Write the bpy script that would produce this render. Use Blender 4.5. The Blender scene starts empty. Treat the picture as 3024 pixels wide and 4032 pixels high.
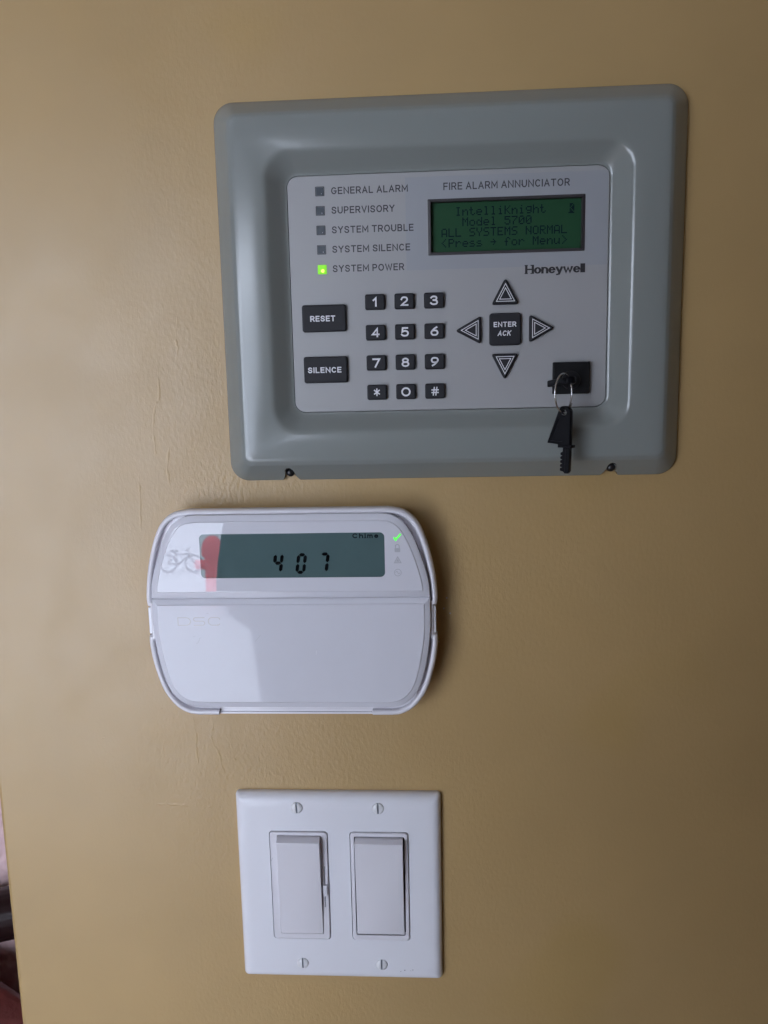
import bpy, bmesh, math, random
from mathutils import Vector, Matrix
random.seed(7)
sc = bpy.context.scene
COL = sc.collection
MM = 0.001

# ------------------------------------------------------------------ camera, world, exposure
cam_d = bpy.data.cameras.new('camera'); cam = bpy.data.objects.new('camera', cam_d); COL.objects.link(cam)
cam_d.sensor_fit = 'HORIZONTAL'; cam_d.sensor_width = 36.0; cam_d.lens = 36.0 * 3171.27 / 3024.0
cam_d.clip_start = 0.01; cam_d.clip_end = 200.0
R = ((0.9981471293555495, -0.012785308696685396, -0.05948818404360923),
     (0.05681264607160154, -0.15422552558832903, 0.9864009380081441),
     (-0.02178603694155504, -0.9879529458119622, -0.15321339842144052))
cam.matrix_world = Matrix(((R[0][0], -R[0][1], -R[0][2], 0.055116),
                           (R[1][0], -R[1][1], -R[1][2], -0.422392),
                           (R[2][0], -R[2][1], -R[2][2], 1.480997), (0, 0, 0, 1)))
sc.camera = cam
W = bpy.data.worlds.new('World'); sc.world = W; W.use_nodes = True
bg = W.node_tree.nodes['Background']
bg.inputs[0].default_value = (0.90, 1.0, 1.19, 1); bg.inputs[1].default_value = 9.5
sc.view_settings.view_transform = 'Standard'; sc.view_settings.look = 'None'
sc.view_settings.exposure = 0.0; sc.view_settings.gamma = 1.0
sc.cycles.max_bounces = 8; sc.cycles.diffuse_bounces = 5; sc.cycles.glossy_bounces = 4
sc.cycles.caustics_reflective = False; sc.cycles.caustics_refractive = False
sc.cycles.use_denoising = True
# the open doorway that lets the daylight in (portal: guides sampling only, emits nothing itself)
DX0, DX1, DZ1, DY = -2.45, -0.40, 2.03, -2.4
pl = bpy.data.lights.new('doorway_daylight', 'AREA'); pl.shape = 'RECTANGLE'
pl.size = DX1 - DX0; pl.size_y = DZ1; pl.cycles.is_portal = True
po = bpy.data.objects.new('doorway_daylight', pl); COL.objects.link(po)
po.location = ((DX0 + DX1) / 2, DY - 0.01, DZ1 / 2); po.rotation_euler = (math.radians(90), 0, 0)

# ------------------------------------------------------------------ materials
def mat(name, col, rough=0.5, spec=0.5, metal=0.0, emit=None, es=0.0, coat=0.0, coat_r=0.05,
        bump=None, var=0.0, vscale=40.0, rvar=0.0):
    m = bpy.data.materials.new(name); m.use_nodes = True
    nt = m.node_tree; N = nt.nodes; L = nt.links; b = N['Principled BSDF']
    b.inputs['Base Color'].default_value = (*col, 1); b.inputs['Roughness'].default_value = rough
    b.inputs['Specular IOR Level'].default_value = spec; b.inputs['Metallic'].default_value = metal
    b.inputs['Coat Weight'].default_value = coat; b.inputs['Coat Roughness'].default_value = coat_r
    if emit: b.inputs['Emission Color'].default_value = (*emit, 1); b.inputs['Emission Strength'].default_value = es
    tc = N.new('ShaderNodeTexCoord')
    if var > 0:
        n = N.new('ShaderNodeTexNoise'); n.inputs['Scale'].default_value = vscale; n.inputs['Detail'].default_value = 4
        L.new(tc.outputs['Object'], n.inputs['Vector'])
        r = N.new('ShaderNodeMapRange'); r.inputs[3].default_value = 1 - var; r.inputs[4].default_value = 1 + var
        r.inputs[1].default_value = 0.2; r.inputs[2].default_value = 0.8
        L.new(n.outputs['Fac'], r.inputs[0])
        mx = N.new('ShaderNodeVectorMath'); mx.operation = 'SCALE'; mx.inputs[0].default_value = col
        L.new(r.outputs[0], mx.inputs['Scale']); L.new(mx.outputs[0], b.inputs['Base Color'])
        if rvar > 0:
            r2 = N.new('ShaderNodeMapRange'); r2.inputs[1].default_value = 0.35; r2.inputs[2].default_value = 0.65
            r2.inputs[3].default_value = rough - rvar; r2.inputs[4].default_value = rough + rvar
            L.new(n.outputs['Fac'], r2.inputs[0]); L.new(r2.outputs[0], b.inputs['Roughness'])
    if bump:
        sc_, dist, st = bump
        n = N.new('ShaderNodeTexNoise'); n.inputs['Scale'].default_value = sc_; n.inputs['Detail'].default_value = 3
        L.new(tc.outputs['Object'], n.inputs['Vector'])
        bp = N.new('ShaderNodeBump'); bp.inputs['Distance'].default_value = dist; bp.inputs['Strength'].default_value = st
        L.new(n.outputs['Fac'], bp.inputs['Height']); L.new(bp.outputs[0], b.inputs['Normal'])
    return m

def wall_mat():
    m = mat('tan_eggshell_paint', (0.425, 0.285, 0.125), rough=0.36, spec=0.5)
    nt = m.node_tree; N = nt.nodes; L = nt.links; b = N['Principled BSDF']
    tc = N.new('ShaderNodeTexCoord')
    def noise(scale, detail, dist=0.0, rough=0.5, vec=None):
        n = N.new('ShaderNodeTexNoise'); n.inputs['Scale'].default_value = scale
        n.inputs['Detail'].default_value = detail; n.inputs['Distortion'].default_value = dist
        n.inputs['Roughness'].default_value = rough
        L.new(vec if vec else tc.outputs['Object'], n.inputs['Vector']); return n.outputs['Fac']
    def rng(x, a, bb, c, d):
        r = N.new('ShaderNodeMapRange'); L.new(x, r.inputs[0])
        for k, v in zip((1, 2, 3, 4), (a, bb, c, d)): r.inputs[k].default_value = v
        return r.outputs[0]
    def op(o, a, bb):
        q = N.new('ShaderNodeMath'); q.operation = o
        for i, v in enumerate((a, bb)):
            if isinstance(v, (int, float)): q.inputs[i].default_value = v
            else: L.new(v, q.inputs[i])
        return q.outputs[0]
    # roller stipple (stretched a little up the wall), finer grain, broad trowel undulation
    mp = N.new('ShaderNodeMapping'); mp.inputs['Scale'].default_value = (1.0, 1.0, 0.6); L.new(tc.outputs['Object'], mp.inputs[0])
    stip = rng(noise(560, 3, 0.15, vec=mp.outputs[0]), 0.30, 0.80, 0, 1)
    fine = noise(1300, 2)
    # the plaster left of the devices was skimmed smooth; stipple is strongest round the devices
    sx = N.new('ShaderNodeSeparateXYZ'); L.new(tc.outputs['Object'], sx.inputs[0])
    wob = op('ADD', sx.outputs[0], op('MULTIPLY', noise(16, 3), 0.09))
    mask = op('MULTIPLY', rng(noise(9, 2), 0.35, 0.65, 0.5, 1.0), op('MULTIPLY', rng(wob, -0.10, -0.03, 0.16, 1.0), op('MULTIPLY', rng(wob, 0.06, 0.20, 1.0, 0.5), rng(sx.outputs[2], 1.49, 1.58, 1.0, 0.4))))
    und = noise(22, 2)
    h = op('ADD', op('MULTIPLY', op('ADD', op('MULTIPLY', stip, 0.14), op('MULTIPLY', fine, 0.05)), mask), op('MULTIPLY', und, 0.3))
    bp = N.new('ShaderNodeBump'); bp.inputs['Distance'].default_value = 0.001; bp.inputs['Strength'].default_value = 1.0
    L.new(h, bp.inputs['Height']); L.new(bp.outputs[0], b.inputs['Normal'])
    # mottled paint, a few yellowish smudges
    var = rng(noise(14, 4), 0.3, 0.7, 0.96, 1.04)
    smu = rng(noise(11, 1), 0.62, 0.75, 0, 0.5)
    mx = N.new('ShaderNodeMix'); mx.data_type = 'RGBA'
    mx.inputs[6].default_value = (0.425, 0.285, 0.125, 1); mx.inputs[7].default_value = (0.40, 0.265, 0.095, 1)
    L.new(smu, mx.inputs[0])
    vs = N.new('ShaderNodeVectorMath'); vs.operation = 'SCALE'; L.new(mx.outputs[2], vs.inputs[0]); L.new(var, vs.inputs['Scale'])
    L.new(vs.outputs[0], b.inputs['Base Color'])
    L.new(rng(noise(30, 3), 0.3, 0.7, 0.31, 0.40), b.inputs['Roughness'])
    return m

M = {
 'wall': wall_mat(),
 'frame': mat('grey_moulded_plastic', (0.232, 0.25, 0.24), rough=0.18, spec=0.62, bump=(700, 0.00002, 0.3)),
 'plate': mat('light_grey_overlay', (0.35, 0.348, 0.352), rough=0.36, var=0.02, vscale=30, bump=(2500, 0.00004, 0.2)),
 'film': mat('blue_grey_sheet', (0.318, 0.33, 0.352), rough=0.34),
 'ink': mat('dark_grey_print', (0.035, 0.033, 0.04), rough=0.5),
 'logo': mat('black_print', (0.02, 0.018, 0.022), rough=0.5),
 'rubber': mat('black_rubber', (0.021, 0.021, 0.025), rough=0.55, spec=0.25, bump=(3000, 0.00003, 0.3), var=0.08, vscale=200),
 'white_ink': mat('white_print', (0.72, 0.72, 0.76), rough=0.5),
 'bezel': mat('dark_brown_print', (0.032, 0.027, 0.030), rough=0.5),
 'lcd_green': mat('green_lcd', (0.022, 0.07, 0.034), rough=0.3, spec=0.15, var=0.06, vscale=60),
 'lcd_ink': mat('lcd_dot', (0.004, 0.006, 0.02), rough=0.5, spec=0.05),
 'led_off': mat('unlit_indicator', (0.055, 0.066, 0.08), rough=0.25, var=0.25, vscale=500),
 'led_rim': mat('indicator_rim', (0.02, 0.022, 0.028), rough=0.4),
 'led_on': mat('lit_green_indicator', (0.06, 0.3, 0.02), rough=0.3, emit=(0.34, 1.0, 0.0), es=0.62),
 'led_core': mat('green_indicator_glow', (0.3, 0.6, 0.1), rough=0.3, emit=(0.75, 1.0, 0.12), es=1.5),
 'black': mat('black_plastic', (0.012, 0.012, 0.014), rough=0.35),
 'lockblack': mat('matt_black_plastic', (0.008, 0.008, 0.009), rough=0.6, spec=0.2),
 'keyblack': mat('satin_black_plastic', (0.005, 0.005, 0.007), rough=0.38, spec=0.10, bump=(1500, 0.00005, 0.3)),
 'steel': mat('steel_wire', (0.62, 0.62, 0.62), rough=0.25, metal=1.0),
 'white': mat('white_plastic', (0.73, 0.71, 0.75), rough=0.22, var=0.01, vscale=40),
 'lens': mat('glossy_white_cover', (0.64, 0.635, 0.69), rough=0.012, spec=0.5),
 'lid': mat('frosted_white_lid', (0.64, 0.635, 0.69), rough=0.05, spec=0.27, var=0.02, vscale=45, rvar=0.02),
 'lcd_teal': mat('teal_lcd', (0.082, 0.13, 0.134), rough=0.015, spec=0.5, var=0.04, vscale=80),
 'seg': mat('lcd_segment', (0.004, 0.005, 0.006), rough=0.05),
 'chime': mat('lcd_text', (0.012, 0.016, 0.02), rough=0.05),
 'tick': mat('lit_green_tick', (0.1, 0.6, 0.1), emit=(0.10, 1.0, 0.06), es=0.9),
 'ghost': mat('pale_grey_print_and_glint', (0.47, 0.47, 0.51), rough=0.08),
 'dsc': mat('pale_tan_print', (0.52, 0.49, 0.48), rough=0.08),
 'wp': mat('white_switch_plastic', (0.74, 0.74, 0.79), rough=0.24, var=0.012, vscale=50, bump=(1500, 0.00003, 0.2)),
 'rk': mat('warm_white_switch_plastic', (0.68, 0.665, 0.71), rough=0.33, bump=(1500, 0.00003, 0.2)),
 'screw': mat('painted_screw', (0.70, 0.70, 0.72), rough=0.3),
 'slot': mat('grey_slot_fill', (0.19, 0.21, 0.25), rough=0.5),  # grey fill for the screw slots and the dimmer's slider slot
 'screwdirt': mat('grey_scuff', (0.5, 0.5, 0.53), rough=0.5),
 'gap': mat('gap_shade_and_dirt', (0.05, 0.045, 0.06), rough=0.8),  # dark colour stands in for shade in gaps; dirt specks use it too
 'leather': mat('dark_brown_leather', (0.020, 0.009, 0.009), rough=0.3, spec=0.18, bump=(60, 0.002, 0.25), var=0.25, vscale=12),
 'redleather': mat('reddish_brown_leather', (0.26, 0.06, 0.05), rough=0.38, bump=(60, 0.003, 0.5), var=0.3, vscale=9),
 'satin': mat('pink_satin', (0.86, 0.60, 0.60), rough=0.3, var=0.2, vscale=9, bump=(10, 0.06, 0.8)),
 'floor': mat('brown_floorboards', (0.18, 0.115, 0.075), rough=0.4, var=0.2, vscale=3),
 'ceil': mat('white_ceiling_paint', (0.5, 0.48, 0.46), rough=0.8, var=0.02, vscale=3),
 'rwall': mat('tan_room_paint', (0.24, 0.16, 0.09), rough=0.6, var=0.03, vscale=3),
 'trim': mat('white_trim_paint', (0.75, 0.75, 0.74), rough=0.4, var=0.02, vscale=5),
 'concrete': mat('pale_concrete', (0.72, 0.72, 0.72), rough=0.8, var=0.06, vscale=2),
 'siding': mat('white_siding', (0.72, 0.73, 0.75), rough=0.6, var=0.03, vscale=2),
 'red': mat('red_paint', (0.95, 0.10, 0.12), rough=0.5, var=0.1, vscale=8),
 'tyre': mat('black_rubber_tyre', (0.03, 0.03, 0.03), rough=0.7),
 'cloth': mat('dark_cloth', (0.03, 0.032, 0.04), rough=0.9, bump=(200, 0.002, 0.4), var=0.15, vscale=20),
 'skin': mat('skin', (0.5, 0.3, 0.22), rough=0.5, var=0.05, vscale=30),
 'hair': mat('dark_hair', (0.03, 0.02, 0.015), rough=0.6, bump=(300, 0.003, 0.6)),
}

# ------------------------------------------------------------------ mesh helpers (x right, z up, d proud of the wall; all in mm)
def link(name, me, parent=None, loc=None):
    o = bpy.data.objects.new(name, me); COL.objects.link(o)
    if parent: o.parent = parent
    if loc is not None: o.location = loc
    return o
def thing(name, label, cat, x, z, d=0.0, group=None):
    o = bpy.data.objects.new(name, None); COL.objects.link(o); o.empty_display_size = 0.01
    o.location = (x * MM, -d * MM, z * MM); o['label'] = label; o['category'] = cat
    o['org'] = (float(x), float(z), float(d))
    if group: o['group'] = group
    return o
def org(p):
    while p is not None:
        if 'org' in p: return Vector(p['org'])
        p = p.parent
    return Vector((0, 0, 0))

class MB:
    def __init__(s): s.v = []; s.f = []
    def loft(s, loops, cap0=False, cap1=True, ring=False):
        n = len(loops[0]); b = len(s.v)
        for lp in loops: s.v += [tuple(p) for p in lp]
        k = len(loops)
        for j in range(k if ring else k - 1):
            a0, a1 = b + j * n, b + ((j + 1) % k) * n
            for i in range(n):
                q = (i + 1) % n
                s.f.append((a0 + i, a0 + q, a1 + q, a1 + i))
        if cap0: s.f.append(tuple(b + i for i in reversed(range(n))))
        if cap1: s.f.append(tuple(b + (k - 1) * n + i for i in range(n)))
        return s
    def face(s, pts):
        b = len(s.v); s.v += [tuple(p) for p in pts]; s.f.append(tuple(range(b, b + len(pts)))); return s
    def ribbon(s, pts, w, d, closed=False):
        """flat printed line of width w through pts (x, z), mitred joins"""
        P = [Vector(p) for p in pts]; n = len(P); Lp = []; Rp = []
        for i in range(n):
            a = P[i - 1] if (i > 0 or closed) else None
            c = P[(i + 1) % n] if (i < n - 1 or closed) else None
            t1 = (P[i] - a).normalized() if a is not None else None
            t2 = (c - P[i]).normalized() if c is not None else None
            t1 = t1 or t2; t2 = t2 or t1
            n1 = Vector((-t1.y, t1.x)); n2 = Vector((-t2.y, t2.x))
            m_ = n1 + n2
            m_ = m_.normalized() if m_.length > 1e-6 else n1
            k = min(2.2, 1.0 / max(0.3, m_.dot(n1)))
            Lp.append(P[i] + m_ * k * w / 2); Rp.append(P[i] - m_ * k * w / 2)
        b = len(s.v)
        for l_, r_ in zip(Lp, Rp): s.v.append((l_.x, l_.y, d)); s.v.append((r_.x, r_.y, d))
        for i in range(n if closed else n - 1):
            j = (i + 1) % n
            s.f.append((b + 2 * i, b + 2 * i + 1, b + 2 * j + 1, b + 2 * j))
        return s
    def mesh(s, name, m, o=Vector((0, 0, 0)), angle=35):
        me = bpy.data.meshes.new(name)
        me.from_pydata([((x - o[0]) * MM, -(d - o[2]) * MM, (z - o[1]) * MM) for x, z, d in s.v], [], s.f)
        bm = bmesh.new(); bm.from_mesh(me); bmesh.ops.recalc_face_normals(bm, faces=bm.faces); bm.to_mesh(me); bm.free()
        if angle:
            for p in me.polygons: p.use_smooth = True
            me.set_sharp_from_angle(angle=math.radians(angle))
            for p in me.polygons: p.use_smooth = len(p.vertices) <= 4
        if m: me.materials.append(m)
        return me
    def obj(s, name, m, parent=None, angle=35):
        return link(name, s.mesh(name, m, org(parent), angle), parent)

def rrect(cx, cz, w, h, r, n=8):
    r = max(r, 0.01); pts = []
    for k, (sx, sz) in enumerate(((1, 1), (-1, 1), (-1, -1), (1, -1))):
        for i in range(n + 1):
            a = math.radians(90 * k + 90 * i / n)
            pts.append((cx + sx * (w / 2 - r) + r * math.cos(a), cz + sz * (h / 2 - r) + r * math.sin(a)))
    return pts
def box(x0, x1, z0, z1, r=0.5, n=4): return rrect((x0 + x1) / 2, (z0 + z1) / 2, x1 - x0, z1 - z0, r, n)
def at(lp, d): return [(x, z, d) for x, z in lp]
def inset(lp, k):
    n = len(lp); P = [Vector(p) for p in lp]
    area = sum(P[i].x * P[(i + 1) % n].y - P[(i + 1) % n].x * P[i].y for i in range(n))
    sg = 1 if area > 0 else -1; out = []
    for i in range(n):
        t1 = (P[i] - P[i - 1]); t2 = (P[(i + 1) % n] - P[i])
        t1 = t1.normalized() if t1.length > 1e-7 else t2.normalized(); t2 = t2.normalized() if t2.length > 1e-7 else t1
        n1 = Vector((-t1.y, t1.x)) * sg; n2 = Vector((-t2.y, t2.x)) * sg
        m_ = (n1 + n2).normalized(); q = P[i] + m_ * (k / max(0.35, m_.dot(n1)))
        out.append((q.x, q.y))
    return out
def roundpoly(pts, rad, n=6):
    """polygon corners rounded with radius rad (scalar or per corner)"""
    out = []; N_ = len(pts)
    for i in range(N_):
        p = Vector(pts[i]); a = (Vector(pts[i - 1]) - p); c = (Vector(pts[(i + 1) % N_]) - p)
        r = rad[i] if isinstance(rad, (list, tuple)) else rad
        an = a.angle(c); t = min(r / math.tan(an / 2), a.length * 0.49, c.length * 0.49)
        A, Cc = p + a.normalized() * t, p + c.normalized() * t
        for k in range(n + 1):
            u = k / n; q = A.lerp(p, u).lerp(p.lerp(Cc, u), u); out.append((q.x, q.y))
    return out
def catmull(pts, n=8, closed=False):
    P = [Vector(p) for p in pts]; N_ = len(P); out = []
    for i in range(N_ if closed else N_ - 1):
        p0 = P[i - 1] if (i > 0 or closed) else P[i]; p1 = P[i]; p2 = P[(i + 1) % N_]
        p3 = P[(i + 2) % N_] if (i + 2 < N_ or closed) else p2
        for k in range(n):
            t = k / n
            q = 0.5 * ((2 * p1) + (p2 - p0) * t + (2 * p0 - 5 * p1 + 4 * p2 - p3) * t * t + (3 * p1 - p0 - 3 * p2 + p3) * t ** 3)
            out.append((q.x, q.y))
    if not closed: out.append(tuple(P[-1]))
    return out
def prism(lp, d0, d1, b=0.4, back=True):
    mb = MB()
    return mb.loft([at(lp, d0), at(lp, d1 - b), at(inset(lp, b * 0.3), d1 - b * 0.3), at(inset(lp, b), d1)], cap0=back)
def disc(cx, cz, r, n=24): return [(cx + r * math.cos(2 * math.pi * i / n), cz + r * math.sin(2 * math.pi * i / n)) for i in range(n)]
def cut(o, mb, angle=35):
    """boolean difference, baked into o's mesh"""
    c = link('cutter', mb.mesh('cutter', None, org(o.parent), 0), o.parent)
    md = o.modifiers.new('cut', 'BOOLEAN'); md.object = c; md.operation = 'DIFFERENCE'; md.solver = 'EXACT'
    bpy.context.view_layer.update()
    dg = bpy.context.evaluated_depsgraph_get()
    me = bpy.data.meshes.new_from_object(o.evaluated_get(dg), depsgraph=dg)
    o.modifiers.clear(); old = o.data; o.data = me; bpy.data.objects.remove(c); bpy.data.meshes.remove(old)
    for p in me.polygons: p.use_smooth = True
    me.set_sharp_from_angle(angle=math.radians(angle))
    for p in me.polygons: p.use_smooth = len(p.vertices) <= 4

# ------------------------------------------------------------------ single-stroke lettering
def arc(cx, cy, rx, ry, a0, a1, n=10):
    return [(cx + rx * math.cos(math.radians(a0 + (a1 - a0) * i / n)), cy + ry * math.sin(math.radians(a0 + (a1 - a0) * i / n))) for i in range(n + 1)]
SS = catmull([(.96, .79), (.80, .95), (.5, 1), (.2, .95), (.05, .76), (.18, .59), (.5, .51), (.82, .42), (.97, .24), (.82, .05), (.5, 0), (.18, .05), (.02, .22)], 3)
def oval(): return arc(.5, .5, .5, .5, 90, 450, 20)
G = {  # width, strokes on a unit box
 'A': (.78, [[(0, 0), (.5, 1), (1, 0)], [(.2, .32), (.8, .32)]]),
 'B': (.68, [[(0, 0), (0, 1), (.55, 1)] + arc(.6, .76, .32, .24, 90, -90, 6) + [(.08, .52)], [(0, 0), (.6, 0)] + arc(.66, .26, .34, .26, -90, 90, 6)]),
 'C': (.76, [arc(.52, .5, .52, .5, 45, 315, 14)]),
 'D': (.76, [[(0, 0), (0, 1), (.45, 1)] + arc(.5, .5, .5, .5, 90, -90, 10) + [(0.06, 0)]]),
 'E': (.62, [[(1, 1), (0, 1), (0, 0), (1, 0)], [(.08, .52), (.9, .52)]]),
 'F': (.60, [[(1, 1), (0, 1), (0, 0)], [(.08, .5), (.88, .5)]]),
 'G': (.80, [arc(.5, .5, .5, .5, 45, 345, 14) + [(1, .46), (.56, .46)]]),
 'H': (.76, [[(0, 0), (0, 1)], [(1, 0), (1, 1)], [(.08, .5), (.92, .5)]]),
 'I': (.0, [[(0, 0), (0, 1)]]),
 'K': (.70, [[(0, 0), (0, 1)], [(1, 1), (.1, .42)], [(.4, .6), (1, 0)]]),
 'L': (.58, [[(0, 1), (0, 0), (1, 0)]]),
 'M': (.90, [[(0, 0), (0, 1), (.5, .25), (1, 1), (1, 0)]]),
 'N': (.78, [[(0, 0), (0, 1), (1, 0), (1, 1)]]),
 'O': (.84, [oval()]),
 'P': (.66, [[(0, 0), (0, 1), (.55, 1)] + arc(.62, .72, .38, .28, 90, -90, 8) + [(.08, .44)]]),
 'R': (.70, [[(0, 0), (0, 1), (.55, 1)] + arc(.6, .73, .38, .27, 90, -90, 8) + [(.08, .46)], [(.55, .44), (1, 0)]]),
 'S': (.70, [SS]),
 'T': (.72, [[(0, 1), (1, 1)], [(.5, .94), (.5, 0)]]),
 'U': (.74, [[(0, 1), (0, .4)] + arc(.5, .4, .5, .4, 180, 360, 10) + [(1, 1)]]),
 'V': (.76, [[(0, 1), (.5, 0), (1, 1)]]),
 'W': (1.1, [[(0, 1), (.25, 0), (.5, .9), (.75, 0), (1, 1)]]),
 'Y': (.74, [[(0, 1), (.5, .48), (1, 1)], [(.5, .45), (.5, 0)]]),
 '1': (.36, [[(0, .72), (.8, 1), (.8, 0)]]),
 '2': (.72, [catmull([(.03, .74), (.2, .95), (.5, 1), (.83, .93), (.94, .72), (.8, .5), (.4, .25), (.06, 0)], 4) + [(1, 0)]]),
 '3': (.70, [catmull([(.05, .85), (.25, .97), (.5, 1), (.82, .93), (.9, .75), (.75, .57), (.4, .53)], 3), catmull([(.45, .53), (.85, .46), (1, .26), (.85, .05), (.5, 0), (.2, .03), (0, .16)], 3)]),
 '4': (.78, [[(.75, 0), (.75, 1), (0, .26), (1, .26)]]),
 '5': (.70, [[(.9, 1), (.15, 1), (.08, .5)] + catmull([(.25, .58), (.55, .63), (.88, .53), (1, .31), (.85, .06), (.5, 0), (.2, .03), (.0, .15)], 3)]),
 '6': (.74, [catmull([(.85, 1), (.45, .8), (.12, .5), (.0, .3), (.15, .06), (.5, 0), (.85, .06), (1, .3), (.85, .54), (.5, .6), (.2, .55)], 3)]),
 '7': (.72, [[(0, 1), (1, 1), (.35, 0)]]),
 '8': (.72, [arc(.5, .76, .42, .24, 90, 450, 14), arc(.5, .27, .5, .27, 90, 450, 14)]),
 '9': (.74, [catmull([(.15, 0), (.55, .2), (.88, .5), (1, .7), (.85, .94), (.5, 1), (.15, .94), (0, .7), (.15, .46), (.5, .4), (.8, .45)], 3)]),
 '0': (.90, [oval()]),
 '*': (.62, [[(.5, .1), (.5, .95)], [(.08, .78), (.92, .3)], [(.08, .3), (.92, .78)]]),
 '#': (.72, [[(.2, 0), (.38, 1)], [(.62, 0), (.8, 1)], [(0, .68), (1, .68)], [(0, .33), (1, .33)]]),
 'o': (.56, [arc(.5, .34, .5, .34, 90, 450, 16)]),
 'n': (.54, [[(0, 0), (0, .68)], [(.05, .45)] + arc(.5, .4, .5, .28, 150, 0, 8) + [(1, 0)]]),
 'e': (.56, [[(.06, .36), (1, .36)] + arc(.5, .34, .5, .34, 5, 315, 14)]),
 'y': (.58, [[(0, .68), (.52, .02)], [(1, .68), (.42, -.22), (.1, -.26)]]),
 'w': (.88, [[(0, .68), (.25, 0), (.5, .6), (.75, 0), (1, .68)]]),
 'l': (.0, [[(0, 0), (0, 1)]]),
 'h': (.54, [[(0, 0), (0, 1)], [(.05, .45)] + arc(.5, .4, .5, .28, 150, 0, 8) + [(1, 0)]]),
 'm': (.8, [[(0, 0), (0, .68)], [(.03, .5)] + arc(.26, .42, .24, .26, 150, 0, 6) + [(.5, 0)], [(.53, .5)] + arc(.76, .42, .24, .26, 150, 0, 6) + [(1, 0)]]),
 'i': (.0, [[(0, 0), (0, .66)], [(0, .84), (0, 1)]]),
}
def lettering(s, x0, x1, zb, h, t, d, gap=0.24, space=0.42, slant=0.0):
    """text s printed between x0 and x1 on baseline zb: cap height h, stroke t (mm), height d over the wall"""
    tot = 0.0; tr = t / h
    for c in s: tot += space if c == ' ' else max(G[c][0], 0) + tr + gap
    tot -= gap
    k = (x1 - x0) / tot; x = x0; mb = MB(); e = 0
    for c in s:
        if c == ' ': x += space * k; continue
        w, st = G[c]
        for ln in st:
            pts = [(x + t / 2 + px * max(w * k, 1e-6) + slant * (py * (h - t)), zb + t / 2 + py * (h - t)) for px, py in ln]
            closed = (Vector(pts[0]) - Vector(pts[-1])).length < 1e-4 and len(pts) > 3
            # ends reach the outer line of the letter
            if not closed:
                a, b_ = Vector(pts[0]), Vector(pts[1]); a = a + (a - b_).normalized() * t / 2 * 0.98; pts[0] = tuple(a)
                a, b_ = Vector(pts[-1]), Vector(pts[-2]); a = a + (a - b_).normalized() * t / 2 * 0.98; pts[-1] = tuple(a)
            else: pts = pts[:-1]
            mb.ribbon(pts, t, d + 0.004 * (e % 5), closed); e += 1
        x += w * k + tr * k + gap * k
    return mb

# 5x8 dot-matrix characters of the big display
DM = {
 'I': "0E04040404040E", 'n': "000016191111 11", 't': "08081C08080906", 'e': "00000E111F100E", 'l': "0C04040404040E",
 'i': "04000C0404040E", 'K': "11121418141211", 'g': "000F11110F010E", 'h': "10101619111111", 'M': "111B1515111111",
 'o': "00000E1111110E", 'd': "01010D1311110F", '5': "1F101E0101110E", '7': "1F010204080808", '0': "0E11131519110E",
 'A': "0E1111111F1111", 'L': "1010101010101F", 'S': "0F10100E01011E", 'Y': "1111110A040404", 'T': "1F040404040404",
 'E': "1F10101E10101F", 'N': "11111915131111", 'O': "0E11111111110E", 'R': "1E11111E141211", '<': "02040810080402",
 '>': "08040201020408", 'P': "1E11111E101010", 'r': "00001619101010", 's': "00000E100E011E", 'f': "0609081C080808",
 'u': "0000111111130D", '>>': "0004021F020400",
}
def dots(s, col, row, mb, inv=False):
    for i, c in enumerate(s):
        if c == ' ': continue
        hx = DM['>>' if c == '\u2192' else c].replace(' ', '')
        rows = [int(hx[2 * k:2 * k + 2], 16) for k in range(7)]
        x0 = 58.15 + (col + i) * 3.46; zt = 1568.05 - row * 4.99; pw, ph = 0.575, 0.585
        for r in range(8 if inv else 7):
            for b in range(5):
                on = (rows[r] >> (4 - b)) & 1 if r < 7 else 0
                if bool(on) != inv:
                    x, z = x0 + b * pw, zt - r * ph
                    mb.face([(x, z, 4.36), (x, z - ph * .9, 4.36), (x + pw * .9, z - ph * .9, 4.36), (x + pw * .9, z, 4.36)])

# ================================================================== SETTING
def slab(name, lo, hi, m, kind='structure', parent=None, bev=0.0):
    bm = bmesh.new(); bmesh.ops.create_cube(bm, size=1)
    for v in bm.verts: v.co = Vector([lo[i] + (v.co[i] + .5) * (hi[i] - lo[i]) for i in range(3)])
    me = bpy.data.meshes.new(name); bm.to_mesh(me); bm.free(); me.materials.append(m)
    o = link(name, me, parent)
    if kind: o['kind'] = kind
    if bev:
        b = o.modifiers.new('bevel', 'BEVEL'); b.width = bev; b.segments = 3
        for p in me.polygons: p.use_smooth = True
        me.set_sharp_from_angle(angle=math.radians(60))
    return o
wall = slab('wall', (-0.1980, 0.0, -0.03), (1.83, 0.13, 2.63), M['wall'], bev=0.0025)
def ridge(pts, w=0.9, h=0.15, n=6):
    P = catmull(pts, n); mb = MB(); loops = []
    for i, p in enumerate(P):
        a = Vector(P[max(0, i - 1)]); c = Vector(P[min(len(P) - 1, i + 1)]); t = (c - a).normalized(); nn = Vector((-t.y, t.x))
        e = math.sin(math.pi * min(1, max(0, (i + .3) / (len(P) - .4)))) ** .5
        k = (0.25 + 0.9 * random.random()) * e * (0.15 if random.random() < .22 else 1); p = Vector(p) + nn * random.uniform(-.2, .2)
        pr = []
        for u, hh in ((-1, -.05), (-.45, .75), (0, 1), (.45, .7), (1, -.05)):
            q = p + nn * u * w * (.5 + .5 * k); pr.append((q.x, q.y, hh * h * k))
        loops.append(pr)
    b = len(mb.v)
    for lp in loops: mb.v += lp
    for j in range(len(loops) - 1):
        for i in range(4):
            a0 = b + j * 5 + i; mb.f.append((a0, a0 + 1, a0 + 6, a0 + 5))
    mb.obj('paint_ridge', M['wall'], wall, 80)
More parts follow.
